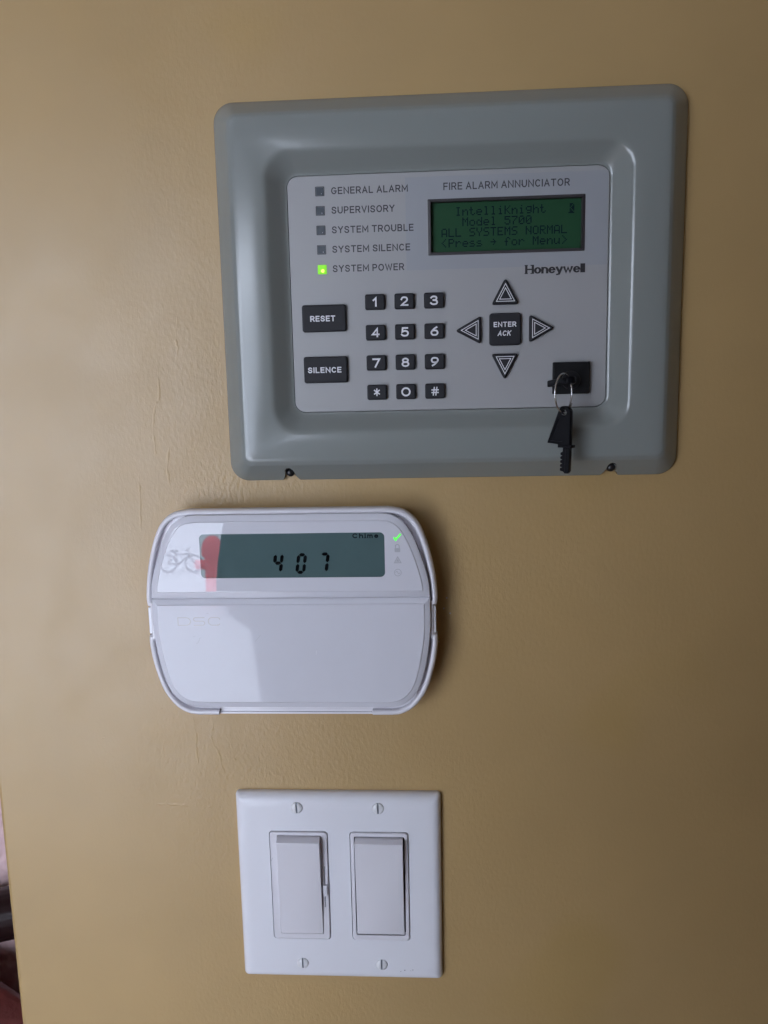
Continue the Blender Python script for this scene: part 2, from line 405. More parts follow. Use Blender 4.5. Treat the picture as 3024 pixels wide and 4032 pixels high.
for r in ([(-80.5, 1309), (-80.2, 1295.6), (-79.1, 1290.5), (-79.6, 1283.9), (-79.3, 1275.1), (-78.2, 1269.2)],
          [(-69.7, 1309), (-69.4, 1295.6), (-70.7, 1289.8), (-69.6, 1284.7), (-66.5, 1277.4), (-65.1, 1270), (-62.4, 1261.9)],
          [(-104.5, 1247.5), (-97.3, 1247.4), (-90.2, 1247.1), (-83.8, 1246.4)], [(-75, 1246.2), (-73, 1246.1)], [(-68.5, 1245.8), (-66.5, 1245.8)],
          [(-75.5, 1520.8), (-77.1, 1508.3), (-76.6, 1503.3), (-78.2, 1495.6)],
          [(-87.8, 1495.8), (-87.7, 1485.8), (-88.3, 1477.2), (-90.8, 1472.9), (-92.4, 1459.8), (-92.1, 1452.5), (-92.1, 1446.6)],
          [(-102.2, 1437.1), (-101.9, 1431.2), (-102.1, 1422.9), (-102.9, 1407.8)],
          [(-84.3, 1452), (-86, 1440), (-85.2, 1432)], [(-58.6, 1276), (-57.2, 1274.4)], [(-133, 1287.8), (-132.6, 1286.9)], [(-98.4, 1305.4), (-98, 1304.6)]):
    ridge(r)
for x, z in ((62.5, 1368.2), (60.8, 1362.4), (58.0, 1343.8), (64.2, 1359.6)):
    prism([(x + random.uniform(.25, .5) * math.cos(a) , z + random.uniform(.3, .7) * math.sin(a)) for a in [i * math.pi / 4 for i in range(8)]], 0, .12, .05).obj('paint_fleck', M['ghost'], wall)
slab('floor', (-4.25, DY - .1, -0.1), (1.87, 3.25, 0.0), M['floor'])
slab('ceiling', (-4.28, DY - .11, 2.6), (1.88, 3.28, 2.7), M['ceil'])
slab('right_wall', (1.8, DY - .05, -0.05), (1.92, 3.25, 2.65), M['rwall'])
slab('far_wall', (-4.2, 3.204, -0.1), (1.92, 3.32, 2.7), M['rwall'])
slab('left_wall', (-4.32, DY - .12, -0.1), (-4.204, 3.32, 2.7), M['rwall'])
slab('door_wall', (DX1, DY - .12, -0.05), (1.9, DY, 2.64), M['rwall'])
slab('door_wall', (-4.25, DY - .12, -.05), (DX0, DY, 2.64), M['rwall'])
slab('door_wall', (DX0, DY - .12, DZ1), (DX1, DY - .003, 2.64), M['rwall'])
slab('ground', (-60, -80, -1.3), (60, DY - .13, -1.2), M['concrete'])
# house with lap siding across the yard (seen only as a reflection)
hs = bpy.data.objects.new('house', None); COL.objects.link(hs); hs.location = (-5, -17, -1.2)
hs['label'] = 'white house with lap siding across the yard'; hs['category'] = 'house'
for k in range(14):
    o = slab('siding_board', (-9, -0.3, k * 0.30), (9, 0.02 + 0.002 * (k % 2), k * 0.30 + 0.27), M['siding'], None, hs)
slab('wall_core', (-8.9, -.6, 0), (8.9, -.32, 4.2), M['cloth'], None, hs)
slab('roof', (-9.4, -3, 4.204), (9.4, .5, 4.4), M['cloth'], None, hs)

# ================================================================== FIRE ALARM PANEL
fa = thing('fire_alarm_panel', 'large grey fire alarm annunciator with green display and black keys, top of the wall', 'alarm panel', 64.8, 1433.5)
OX, OZ, OW, OH = 64.82, 1527.76, 231.8, 188.5          # outer edge on the wall
FX, FZ, FW, FH = 64.3, 1526.9, 157.6, 115.8            # faceplate
lp = []
for ins, d, r in ((0, 0, 10), (0, 1.6, 10), (.5, 2.6, 9.8), (2.5, 5.2, 8.6), (5.5, 9.0, 6.8), (8.6, 12.9, 5.0), (9.3, 13.6, 4.6), (9.9, 13.9, 4.2),
                  (10.5, 14.5, 3.8), (11.4, 14.9, 3.4), (13.5, 15.05, 3.0), (18, 15.1, 3.0)):
    lp.append(at(rrect(OX, OZ, OW - 2 * ins, OH - 2 * ins, r, 10), d))
for out, d, r in ((11.5, 15.0, 14), (10.2, 14.8, 13), (9.2, 14.3, 12.3), (8.2, 13.4, 11.6), (6.0, 11.4, 10), (3.5, 9.0, 8.2), (1.6, 7.3, 6.8), (.75, 6.85, 6.1), (.3, 6.8, 5.8), (.2, 6.65, 5.7), (.18, 3.0, 5.7), (.18, .4, 5.7)):
    lp.append(at(rrect(FX, FZ, FW + 2 * out, FH + 2 * out, r, 10), d))
frame = MB().loft(lp, cap1=False, ring=True).obj('trim_frame', M['frame'], fa, 40)
for nx in (-18.75, 146.7):
    half = [(5.3, -3), (4.75, .05), (4.2, .5), (3.4, 1.7), (2.7, 3.2), (2.45, 4.6), (2.1, 5.9), (1.2, 6.9), (0, 7.25)]
    out = [(nx + x, 1433.5 + z) for x, z in half] + [(nx - x, 1433.5 + z) for x, z in reversed(half[:-1])]
    cut(frame, MB().loft([at(out, -2), at(out, 30)], True), 40)
    mb = MB(); cz = 1438.0
    mb.loft([at(disc(nx, cz, 2.2), 0), at(disc(nx, cz, 2.2), 4.6), at(disc(nx, cz, 2.35), 4.8), at(disc(nx, cz, 2.3), 5.6), at(disc(nx, cz, 1.9), 6.5), at(disc(nx, cz, 1.1), 7.1), at(disc(nx, cz, .2), 7.3)])
    mb.obj('mounting_screw', M['black'], fa, 50)
fpl = rrect(FX, FZ, FW, FH, 5.5, 8)
face = prism(fpl, 2.4, 7.0, .5).obj('faceplate', M['plate'], fa)
cut(face, MB().loft([at(box(55.4, 131.0, 1545.5, 1571.1, .2), 3.2), at(box(55.4, 131.0, 1545.5, 1571.1, .2), 12)], True))
MB().loft([at(inset(fpl, -.12), .6), at(inset(fpl, -.12), 2.0)]).obj('gap_shade_sheet', M['gap'], fa)  # dark sheet gives the faceplate's edge gap its shade
# thin blue-grey sheet round the display
mb = MB(); A0, A1, A2, A3 = (44.0, 1538.2), (142.4, 1538.2), (142.4, 1582.3), (44.0, 1582.3)
I0, I1, I2, I3 = (54.6, 1544.9), (131.7, 1544.9), (131.7, 1571.7), (54.6, 1571.7)
for q in ((A0, A1, I1, I0), (A1, A2, I2, I1), (A2, A3, I3, I2), (A3, A0, I0, I3)): mb.face(at(q, 7.02))
mb.obj('bluish_sheet', M['film'], face)
# display
lo, li = box(54.9, 131.5, 1545.0, 1571.65, .3), box(56.4, 130.05, 1546.4, 1570.3, .3)
dbz = MB().loft([at(lo, 6.0), at(lo, 7.2), at(inset(lo, .15), 7.3), at(inset(li, -.15), 7.3), at(li, 7.15), at(li, 4.0)], cap1=False).obj('display_bezel', M['bezel'], fa)
MB().loft([at(inset(li, -.3), 3.4), at(inset(li, -.3), 4.3)]).obj('display_screen', M['lcd_green'], dbz)
mb = MB()
dots('IntelliKnight', 3, 0, mb); dots('Model 5700', 4, 1, mb); dots('ALL SYSTEMS NORMAL', 1, 2, mb); dots('<Press \u2192 for Menu>', 1, 3, mb)
dots('K', 19, 0, mb, inv=True)
mb.obj('display_text', M['lcd_ink'], dbz, 0)
# printing on the faceplate
for s, x0, x1, zb in (('GENERAL ALARM', 7.4, 45.2, 1575.65), ('SUPERVISORY', 7.3, 38.5, 1566.45), ('SYSTEM TROUBLE', 7.2, 47.7, 1557.1),
                      ('SYSTEM SILENCE', 7.1, 45.9, 1547.8), ('SYSTEM POWER', 7.05, 42.7, 1538.45)):
    lettering(s, x0, x1, zb, 3.35, .54, 7.06).obj('indicator_lettering', M['ink'], face, 0)
lettering('FIRE ALARM ANNUNCIATOR', 62.7, 123.8, 1575.7, 3.5, .54, 7.06).obj('title_lettering', M['ink'], face, 0)
mb = lettering('Honeywell', 102.6 / 1.75, 131.4 / 1.75, 1534.75, 4.3, .66, 7.06, gap=.12)
mb.v = [(x * 1.75, z, d) for x, z, d in mb.v]               # heavy stems, thin bars
for x in (102.45, 105.35): 
    for zz in (1534.97, 1538.83): mb.ribbon([(x - .1, zz), (x + 1.5, zz)], .44, 7.085)
mb.obj('logo_lettering', M['logo'], face, 0)
# indicator lights
for i, z in enumerate((1577.25, 1568.05, 1558.75, 1549.4, 1539.85)):
    x = 1.75
    rim = MB(); o_, n_ = box(x - 2.25, x + 2.25, z - 2.25, z + 2.25, .35), box(x - 1.95, x + 1.95, z - 1.95, z + 1.95, .3)
    rim.loft([at(o_, 6.9), at(o_, 7.12), at(n_, 7.12), at(n_, 7.02)], cap1=False)
    r = rim.obj('indicator_light', M['led_rim'] if i < 4 else M['led_on'], fa)
    w = prism(inset(n_, -.05), 6.6, 7.05 if i < 4 else 7.6, .25).obj('light_window', M['led_off'] if i < 4 else M['led_on'], r)
    if i < 4:
        r['label'] = 'unlit dark indicator light'
        MB().loft([at(disc(x + .75, z - 1.1, .28, 10), 7.02), at(disc(x + .75, z - 1.1, .12, 10), 7.08)]).obj('painted_glint', M['ghost'], r)  # highlight on the unlit window drawn as a small pale disc
    else:
        r['label'] = 'lit green indicator light'
        MB().loft([at(disc(x + .3, z - .7, 1.05, 16), 7.4), at(disc(x + .3, z - .7, .8, 16), 7.66), at(disc(x + .3, z - .7, .3, 16), 7.7)]).obj('light_core', M['led_core'], r)

KD = 9.3
def key_mesh(lp, top=KD): 
    mb = MB()
    return mb.loft([at(inset(lp, -.1), 6.9), at(lp, top - .55), at(inset(lp, .18), top - .2), at(inset(lp, .55), top), at(inset(lp, .75), top + .02)])
# number keys: one mesh shared by twelve
kme = key_mesh(box(-4.95, 4.95, -3.75, 3.75, .9)).mesh('key', M['rubber'])
fo = Vector(fa['org'])
def place(mesh, x, z, name='key'):
    o = link(name, mesh, fa, ((x - fo[0]) * MM, 0, (z - fo[1]) * MM)); o['org'] = (float(x), float(z), 0.0); return o
for j, z in enumerate((1523.24, 1508.25, 1493.22, 1478.48)):
    for i, x in enumerate((27.95, 42.68, 57.45)):
        c = '123456789*0#'[j * 3 + i]
        k = place(kme, x, z)
        hw = {'1': 1.1, '*': 1.75, '0': 2.35, '#': 1.85}.get(c, 1.95)
        hh = 2.3 if c not in '*#' else 2.2
        lettering(c, -hw, hw, -hh - .1, 2 * hh, .82 if c not in '*#' else .62, KD + .06).obj('key_legend', M['white_ink'], k, 0).location = (0, 0, 0)
for o in list(COL.objects):                                   # legends were built about their key's centre
    if o.name.startswith('key_legend') and o.parent and 'org' in o.parent:
        me = o.data; ox, oz, od = o.parent['org']
        for v in me.vertices: v.co.x += ox * MM; v.co.z += oz * MM
for s, z0, z1, x0, x1, zt in (('RESET', 1509.3, 1522.5, -4.85, 7.7, 1514.3), ('SILENCE', 1483.8, 1496.9, -6.95, 10.1, 1488.8)):
    k = key_mesh(box(-9.05, 13.2, z0, z1, 1.1)).obj('key', M['rubber'], fa); k['label'] = 'wide black key marked ' + s
    lettering(s, x0, x1, zt, 2.85, .56, KD + .06).obj('key_legend', M['white_ink'], k, 0)
k = key_mesh(box(85.0, 100.5, 1500.4, 1516.1, 1.4)).obj('key', M['rubber'], fa); k['label'] = 'square black key marked ENTER ACK'
lettering('ENTER', 86.95, 98.05, 1509.3, 2.5, .48, KD + .06).obj('key_legend', M['white_ink'], k, 0)
lettering('ACK', 88.9, 95.2, 1504.95, 2.6, .46, KD + .06, slant=.2).obj('key_legend', M['white_ink'], k, 0)
for tri, way in ((((92.8, 1533.1), (86.0, 1520.3), (99.6, 1520.3)), 'up'), (((92.55, 1483.3), (99.35, 1496.3), (85.9, 1496.2)), 'down'),
            (((67.9, 1508.15), (80.75, 1501.3), (80.75, 1515.1)), 'left'), (((117.3, 1508.25), (104.75, 1515.1), (104.75, 1501.4)), 'right')):
    k = key_mesh(roundpoly(tri, 1.0, 5)).obj('key', M['rubber'], fa); k['label'] = 'triangular black arrow key pointing ' + way
    c = sum((Vector(p) for p in tri), Vector((0, 0))) / 3
    mb = MB()
    for f, w in ((.66, .34), (.42, .34)):
        mb.ribbon([tuple(c + (Vector(p) - c) * f) for p in tri], w, KD + .06, True)
    mb.obj('key_legend', M['white_ink'], k, 0)
# lock
lk = prism(box(116.5, 134.6, 1475.6, 1491.4, .5), 6.8, 10.0, .5).obj('lock_plate', M['lockblack'], fa)
MB().loft([at(disc(125.2, 1482.4, 4.6, 32), 9.5), at(disc(125.2, 1482.4, 4.6, 32), 11.2), at(disc(125.2, 1482.4, 4.2, 32), 11.6)]).obj('lock_cylinder', M['black'], lk)

# ------------------------------------------------------------------ keys and ring
def key_body(flat):
    """flat: list of (u, v) outline with u across, v along the key; returns bow outline, collar, blade"""
def rot_verts(me, fn):
    for v in me.vertices: v.co = fn(v.co)
def make_key(name, label, pivot):
    """a plastic key hanging along z, thickness along d, built round the hole of its bow"""
    t = thing(name, label, 'key', *pivot)
    px, pz, pd = pivot
    bow = roundpoly([(px - 2.0, pz + 3.1), (px - 3.2, pz + .6), (px - 8.4, pz - 14.4), (px - 8.4, pz - 15.0), (px - 3.4, pz - 15.1), (px - 2.2, pz - 16.4),
                     (px + 3.5, pz - 16.4), (px + 3.5, pz - 15), (px + 3.3, pz + .6), (px + 2.0, pz + 3.1)], [2.0, 2.4, 1.1, .9, .8, .5, .3, .4, 2.4, 2.0], 5)
    mb = MB(); mb.loft([at(inset(bow, .35), pd - 1.55), at(bow, pd - 1.2), at(bow, pd + 1.2), at(inset(bow, .35), pd + 1.55)], True)
    b = mb.obj('bow', M['keyblack'], t, 45)
    h = disc(px - .1, pz, 1.45, 20); cut(b, MB().loft([at(h, pd - 5), at(h, pd + 5)], True), 45)
    rec = roundpoly([(px - 2.9, pz - 2.6), (px - 7.2, pz - 13.9), (px - .2, pz - 13.9), (px - .2, pz - 2.6)], .5, 3)
    cut(b, MB().loft([at(rec, pd + .7), at(rec, pd + 5)], True), 45)
    cut(b, MB().loft([at(rec, pd - 5), at(rec, pd - .7)], True), 45)
    mb = MB(); col = box(px - 2.5, px + 4.7, pz - 16.9, pz - 15.5, .3)
    mb.loft([at(inset(col, .2), pd - 2.3), at(col, pd - 2.1), at(col, pd + 2.1), at(inset(col, .2), pd + 2.3)], True); mb.obj('collar', M['keyblack'], t, 45)
    teeth = [(px + 3.5, pz - 17.0), (px + 3.5, pz - 28.2), (px + 2.6, pz - 29.4), (px + 1.0, pz - 29.4), (px + .3, pz - 28.6)]
    z = pz - 28.2
    for k in range(5):
        teeth += [(px - 1.25, z), (px - 1.5, z + .7), (px - 1.25, z + 1.35), (px - .5, z + 1.55), (px - .5, z + 1.8)]; z += 1.9
    teeth += [(px - .3, z), (px - .3, pz - 17.0)]
    bl = [(x, z) for x, z in teeth]
    MB().loft([at(bl, pd - 1.0), at(bl, pd + 1.0)], True).obj('blade', M['keyblack'], t, 40)
    mb = MB(); sp = box(px + 1.2, px + 3.5, pz - 28.9, pz - 17.0, .4); mb.loft([at(sp, pd + .9), at(sp, pd + 1.5), at(inset(sp, .3), pd + 1.7)]); mb.obj('blade_spine', M['keyblack'], t, 40)
    return t
hk = make_key('hanging_key', 'black plastic key hanging loose from the steel ring', (120.0, 1467.0, 27.0))
hk.rotation_euler = (0, math.radians(1.5), math.radians(-34))
ik = make_key('inserted_key', 'black plastic key turned sideways in the black lock plate', (122.2, 1482.3, 23.0))
# blade points into the wall, bow lies level with its wide corner to the left
ik.matrix_world = Matrix.Translation(ik.location) @ Matrix.Rotation(math.radians(-6), 4, 'X') @ Matrix(((1, 0, 0, 0), (0, 0, -1, 0), (0, 1, 0, 0), (0, 0, 0, 1)))
rg = thing('key_ring', 'thin steel split ring joining the two black keys', 'key ring', 119.0, 1476.2, 27.0)
mb = MB(); loops = []; NR = 120; u = Vector((.58, -.815)); turns = 1.12
for i in range(NR + 1):
    a = -math.pi * .42 + 2 * math.pi * turns * i / NR; e = (i / NR - .5) * .9
    rad = 9.35
    c = Vector((119.0 + rad * math.cos(a) * u.x - u.y * e, 1476.2 + rad * math.sin(a), 27.0 + rad * math.cos(a) * u.y + u.x * e))
    rd = Vector((math.cos(a) * u.x, math.sin(a), math.cos(a) * u.y)); bn = Vector((-u.y, 0, u.x))
    loops.append([tuple(c + rd * .42 * math.cos(q * math.pi / 4) + bn * .42 * math.sin(q * math.pi / 4)) for q in range(8)])
mb.loft(loops, True); mb.obj('wire', M['steel'], rg, 60)

# ================================================================== ALARM KEYPAD
XC = -19.4
kp = thing('alarm_keypad', 'white rounded alarm keypad showing 407, below the grey panel', 'keypad', XC, 1308.5)
up = catmull([(76.4, 1369.0), (76.9, 1374), (75.8, 1385), (73.7, 1395.5), (70.4, 1406.3), (66.4, 1413.8), (60.2, 1418.8), (52, 1420.5)], 6)
lw = catmull([(52, 1308.5), (57.6, 1309.4), (63.8, 1313.0), (69.2, 1319.8), (72.4, 1327), (75.3, 1338), (76.8, 1349), (76.5, 1353.4)], 6)
right = lw + [(75.1, 1353.6), (75.1, 1368.8)] + up
outl = [(XC + x, z) for x, z in right] + [(XC - x, z) for x, z in reversed(right)]
mb = MB(); mb.loft([at(inset(outl, 5), 0), at(inset(outl, 4.6), 7), at(inset(outl, 1.2), 9.5), at(inset(outl, .2), 11), at(outl, 12), at(outl, 15.6), at(inset(outl, .35), 16.8), at(inset(outl, 1.1), 17.6), at(inset(outl, 1.8), 17.8), at(inset(outl, 2.5), 17.6), at(inset(outl, 3.0), 17.0), at(inset(outl, 3.1), 14.5)], True)
body = mb.obj('housing', M['white'], kp, 40)
bq = box(-60.4, 22.3, 1300, 1312.6, .6)
cut(body, MB().loft([at(bq, 14.6), at(bq, 30)], True), 40)
MB().loft([at(box(-60.0, 21.9, 1309.0, 1309.9, .3), 14), at(box(-60.0, 21.9, 1309.1, 1309.8, .3), 15.4)]).obj('bottom_rib', M['white'], kp)
def cover(half, z_cut, upper, dz):
    pts = [(XC + x, z) for x, z in half] + [(XC - x, z) for x, z in reversed(half)]
    return pts
ul = catmull([(72.6, 1381), (70.6, 1389.2), (67.7, 1398), (64.4, 1406), (59.8, 1413), (54, 1416.9), (47, 1417.9)], 6)
ulp = cover([(73.0, 1374.05)] + ul, 0, True, 0)
ll = catmull([(47, 1314.3), (56, 1315.2), (62.5, 1319.2), (67.0, 1326), (70.2, 1337), (72.6, 1352), (73.1, 1364)], 6)
llp = cover(ll + [(73.0, 1373.75)], 0, False, 0)
def coverobj(name, lp, m, d, ch):
    mb = MB(); mb.loft([at(lp, 14.0), at(lp, d - 1.75), at(inset(lp, .2), d - 1.35), at(inset(lp, .5), d - 1.15), at(inset(lp, ch - .5), d - .5), at(inset(lp, ch - .25), d - .2), at(inset(lp, ch), d - .02), at(inset(lp, ch + .25), d)], True)
    return mb.obj(name, m, kp, 22)
sw = coverobj('screen_cover', ulp, M['lens'], 21.0, 3.7)
ld = coverobj('flip_lid', llp, M['lid'], 21.0, 3.3)
for s in (-1, 1):
    mb = prism(box(XC + s * 75.4 - .95, XC + s * 75.4 + .55 if s > 0 else XC + s * 75.4 + .95, 1354.0, 1368.4, .5), 8.5, 16.6, .5); mb.obj('hinge_clip', M['wp'], kp)
# screen
lcd = box(-64.8, 30.8, 1385.05, 1408.25, 2.4, 6)
sc_ = MB().loft([at(lcd, 20.6), at(lcd, 21.03), at(inset(lcd, .1), 21.05)]).obj('display', M['lcd_teal'], kp)
def seven(x0, zb, segs, w=5.2, h=10.9, t=1.75, sl=.14):
    mb = MB(); m = h / 2
    def hexa(p, q):
        p, q = Vector(p), Vector(q); n = (q - p).normalized(); g = n * .12; s = Vector((-n.y, n.x)) * t / 2; e = n * t / 2
        pts = [p + g, p + g + e + s, q - g - e + s, q - g, q - g - e - s, p + g + e - s]
        mb.face([(x0 + a.x + sl * a.y, zb + a.y, 21.09) for a in pts])
    k = t / 2; E_ = {'a': ((k, h - k), (w - k, h - k)), 'b': ((w - k, m), (w - k, h - k)), 'c': ((w - k, k), (w - k, m)), 'd': ((k, k), (w - k, k)), 'e': ((k, k), (k, m)), 'f': ((k, m), (k, h - k)), 'g': ((k, m), (w - k, m))}
    for s in segs: hexa(*E_[s])
    mb.obj('display_digit', M['seg'], sc_, 0)
seven(-27.6, 1387.3, 'fgbc'); seven(-15.6, 1387.0, 'abcdef'); seven(-3.9, 1387.3, 'abc')
mb = lettering('Chime', 14.5, 27.8, 1405.35, 2.5, .55, 21.08, gap=.26)
for x in (21.0,): mb.ribbon([(x - .75, 1405.5), (x + .75, 1405.5)], .3, 21.1)
mb.obj('display_text', M['chime'], sc_, 0)
# status symbols printed on the cover
mb = MB(); mb.ribbon([(35.6, 1405.6), (36.5, 1404.3), (39.1, 1407.3)], .95, 21.04); mb.obj('ready_tick', M['tick'], sw, 0)
mb = MB(); mb.face(at(box(35.9, 38.7, 1397.9, 1400.0, .2), 21.04)); mb.ribbon([(36.35, 1400.0), (36.35, 1401.0)] + arc(37.3, 1401.0, .95, .9, 180, 0, 8) + [(38.25, 1400.0)], .45, 21.05)
mb.obj('padlock_symbol', M['ghost'], sw, 0)
mb = MB(); mb.ribbon([(37.35, 1395.4), (35.7, 1392.4), (39.0, 1392.4)], .5, 21.04, True); mb.face(at([(37.35, 1394.6), (36.5, 1392.9), (38.2, 1392.9)], 21.05)); mb.obj('warning_symbol', M['ghost'], sw, 0)
mb = MB(); mb.ribbon(arc(37.3, 1387.25, 1.75, 1.75, 0, 345, 24), .32, 21.04, True); mb.ribbon([(36.2, 1387.2)] + arc(36.75, 1387.3, .5, .55, 180, 0, 6) + arc(37.8, 1387.2, .5, .55, 180, 360, 6), .3, 21.05); mb.obj('mains_symbol', M['ghost'], sw, 0)
mb = MB(); zb, h = 1359.9, 4.1
mb.ribbon([(-78.5, zb), (-78.5, zb + h), (-74.3, zb + h)] + arc(-74.3, zb + h / 2, 2.4, h / 2, 90, -90, 10)[1:], .5, 21.03, True)
mb.ribbon([(-64.3, zb + h), (-69.2, zb + h)] + arc(-69.2, zb + h * .77, 1.0, h * .23, 90, 270, 6)[1:] + [(-65.4, zb + h * .54)] + arc(-65.4, zb + h * .27, 1.0, h * .27, 90, -90, 6)[1:] + [(-70.3, zb)], .5, 21.03)
mb.ribbon([(-56.2, zb + h * .72)] + arc(-57.6, zb + h * .75, 1.3, h * .25, 20, 90, 4) + [(-60.4, zb + h)] + arc(-60.4, zb + h / 2, 2.0, h / 2, 90, 270, 10)[1:] + [(-57.6, zb)] + arc(-57.6, zb + h * .25, 1.3, h * .25, -90, -10, 4), .5, 21.03)
mb.obj('logo_lettering', M['dsc'], ld, 0)
MB().loft([at(box(XC - 72.4, XC + 72.4, 1372.6, 1375.4, .3), 14.2), at(box(XC - 72.4, XC + 72.4, 1372.6, 1375.4, .3), 18.9)]).obj('hinge_bar', M['white'], kp)

# ================================================================== DOUBLE LIGHT SWITCH
lsx = thing('double_light_switch', 'white two-gang switch plate with a dimmer and a rocker, lowest on the wall', 'light switch', 0, 1142.7)
o0 = rrect(0, 1200, 115.7, 114.6, 2.2, 6)
mb = MB(); mb.loft([at(rrect(0, 1200, 115.7 - 2 * k, 114.6 - 2 * k, max(.6, 2.2 - .4 * k), 6), d) for k, d in ((0, .1), (0, 1.9), (.35, 2.9), (1.2, 4.3), (2.4, 5.35), (3.8, 5.9), (5.2, 6.05), (7, 6.1))], True)
pt = mb.obj('wall_plate', M['wp'], lsx, 40)
for x0, x1 in ((-38.95, -5.6), (6.55, 39.75)):
    hcut = box(x0, x1, 1168.7, 1235.5, 2.0, 5); cut(pt, MB().loft([at(hcut, -2), at(hcut, 20)], True), 40)
for x, z in ((-22.6, 1249.45), (23.0, 1249.45), (-22.6, 1153.3), (23.0, 1153.2)):
    t = .06 if z > 1200 else .03
    s = MB().loft([at(disc(x, z, 3.4, 28), 5.6), at(disc(x, z, 3.35, 28), 6.3), at(disc(x, z, 2.8, 28), 6.75), at(disc(x, z, 1.6, 28), 7.0), at(disc(x, z, .3, 28), 7.05)], True).obj('screw', M['screw'], lsx, 50)
    sl = [(x - .48 - t, z + 5), (x - .48 + t, z - 5), (x + .48 + t, z - 5), (x + .48 - t, z + 5)]
    cut(s, MB().loft([at(sl, 6.05), at(sl, 12)], True), 50)
    ss = [(x - .46 - t, z + 3.2), (x - .46 + t, z - 3.2), (x + .46 + t, z - 3.2), (x + .46 - t, z + 3.2)]
    MB().loft([at(ss, 5.8), at(ss, 6.12)]).obj('screw_slot', M['slot'], s, 0)
def rocker(x0, x1, zb, zt, d0, d1, r):
    """tilted paddle: foot nearly flush at the bottom, top edge standing out"""
    bm = bmesh.new()
    prof = [(zb, d0 - 4), (zb, d0), (zb + .5, d0 + .25), (zt - 1.1, d1), (zt + .35, d0 + .6), (zt + .5, d0 - 4)]
    mb = MB()
    n = len(prof)
    mb.v = [(x0, z, d) for z, d in prof] + [(x1, z, d) for z, d in prof]
    for i in range(n): q = (i + 1) % n; mb.f.append((i, q, n + q, n + i))
    mb.f.append(tuple(range(n))); mb.f.append(tuple(range(2 * n - 1, n - 1, -1)))
    return mb
def bev(o, w, seg=3):
    b = o.modifiers.new('bevel', 'BEVEL'); b.width = w * MM; b.segments = seg; b.limit_method = 'ANGLE'; b.angle_limit = math.radians(20); return o
# dimmer (left)
dm = box(-38.45, -6.1, 1169.2, 1235.05, 1.8, 5)
df = prism(dm, 2.0, 6.9, .5).obj('dimmer_switch', M['rk'], lsx)
cut(df, MB().loft([at(box(-34.45, -9.65, 1172.5, 1233.3, .2), 4.5), at(box(-34.45, -9.65, 1172.5, 1233.3, .2), 20)], True))
cut(df, MB().loft([at(box(-8.45, -7.85, 1189.3, 1214.6, .2), 5.2), at(box(-8.45, -7.85, 1189.3, 1214.6, .2), 20)], True))
bev(rocker(-34.15, -9.9, 1172.9, 1232.3, 7.3, 11.6, .5).obj('rocker', M['rk'], df, 30), .35)
MB().loft([at(box(-8.4, -7.9, 1189.4, 1214.5, .2), 5.3), at(box(-8.4, -7.9, 1189.4, 1214.5, .2), 6.5)]).obj('slot_shade', M['slot'], df)  # dark strip laid in the slot as its shade
prism(box(-8.9, -6.75, 1197.0, 1203.6, .35), 5.5, 8.6, .4).obj('dimmer_slider', M['wp'], df)
MB().loft([at(box(-34.4, -9.7, 1172.6, 1233.2, .2), 4.6), at(box(-34.4, -9.7, 1172.6, 1233.2, .2), 4.9)]).obj('well_shade', M['gap'], df)  # dark sheet paints the shade round the dimmer paddle
# plain rocker (right)
rf = box(7.0, 39.3, 1169.1, 1235.1, 2.0, 5); ri = box(8.95, 37.35, 1172.3, 1233.0, 1.2, 5)
rr = prism(rf, 2.0, 7.0, .5).obj('rocker_switch', M['rk'], lsx)
cut(rr, MB().loft([at(ri, 4.0), at(ri, 20)], True))
bev(rocker(9.75, 36.5, 1173.5, 1231.9, 7.6, 11.2, .5).obj('rocker', M['rk'], rr, 30), .7)
MB().loft([at(inset(ri, .05), 4.1), at(inset(ri, .05), 4.3)]).obj('well_shade', M['gap'], rr)  # shade round this paddle, painted as a dark sheet behind it

for x, z, q in ((36.2, 1149.9, .35), (33.9, 1149.1, .22), (40.8, 1150.2, .28), (39.6, 1149.7, .16)):
    MB().loft([at(disc(x, z, q, 8), 6.0), at(disc(x, z, q * .8, 8), 6.2)]).obj('dirt_speck', M['gap'], lsx)
MB().ribbon(catmull([(-38.1, 1217.4), (-37.7, 1218.6), (-37.2, 1219.5)], 3), .35, 6.94).obj('scuff', M['screwdirt'], lsx, 0)
for pts, w in (([(-69.4, 1349.7), (-68.1, 1351.0), (-67.6, 1352.6), (-66.9, 1353.0)], .28), ([(-71, 1353.6), (-69.6, 1354.2)], .22), ([(-63.2, 1366.2), (-62, 1366.4)], .3), ([(-6.1, 1343.8), (-6.0, 1346.0)], .25), ([(-38, 1351), (-35, 1354.5)], .18)):
    MB().ribbon(catmull(pts, 3), w, 21.03).obj('scuff', M['screwdirt'] if w != .25 else M['white_ink'], ld, 0)
# ================================================================== ROOM BEYOND THE WALL'S EDGE
def soft(name, lo, hi, m, parent, bev_=.06, seg=5, warp=.0):
    o = slab(name, lo, hi, m, None, parent); 
    me = o.data
    b = o.modifiers.new('bevel', 'BEVEL'); b.width = bev_; b.segments = seg
    for p in me.polygons: p.use_smooth = True
    if warp:
        s = o.modifiers.new('subdiv', 'SUBSURF'); s.levels = 2; s.render_levels = 2; s.subdivision_type = 'SIMPLE'
        tx = bpy.data.textures.new('creases', 'CLOUDS'); tx.noise_scale = .12
        dd = o.modifiers.new('creases', 'DISPLACE'); dd.texture = tx; dd.strength = warp
    return o
so = bpy.data.objects.new('leather_sofa', None); COL.objects.link(so); so.location = (0, 0, 0)
so['label'] = 'dark brown and reddish leather sofa beyond the left edge of the wall'; so['category'] = 'sofa'
ar = soft('armrest', (-.7, -.05, -.05), (.45, .05, .05), M['leather'], so, .048, 6, .004)
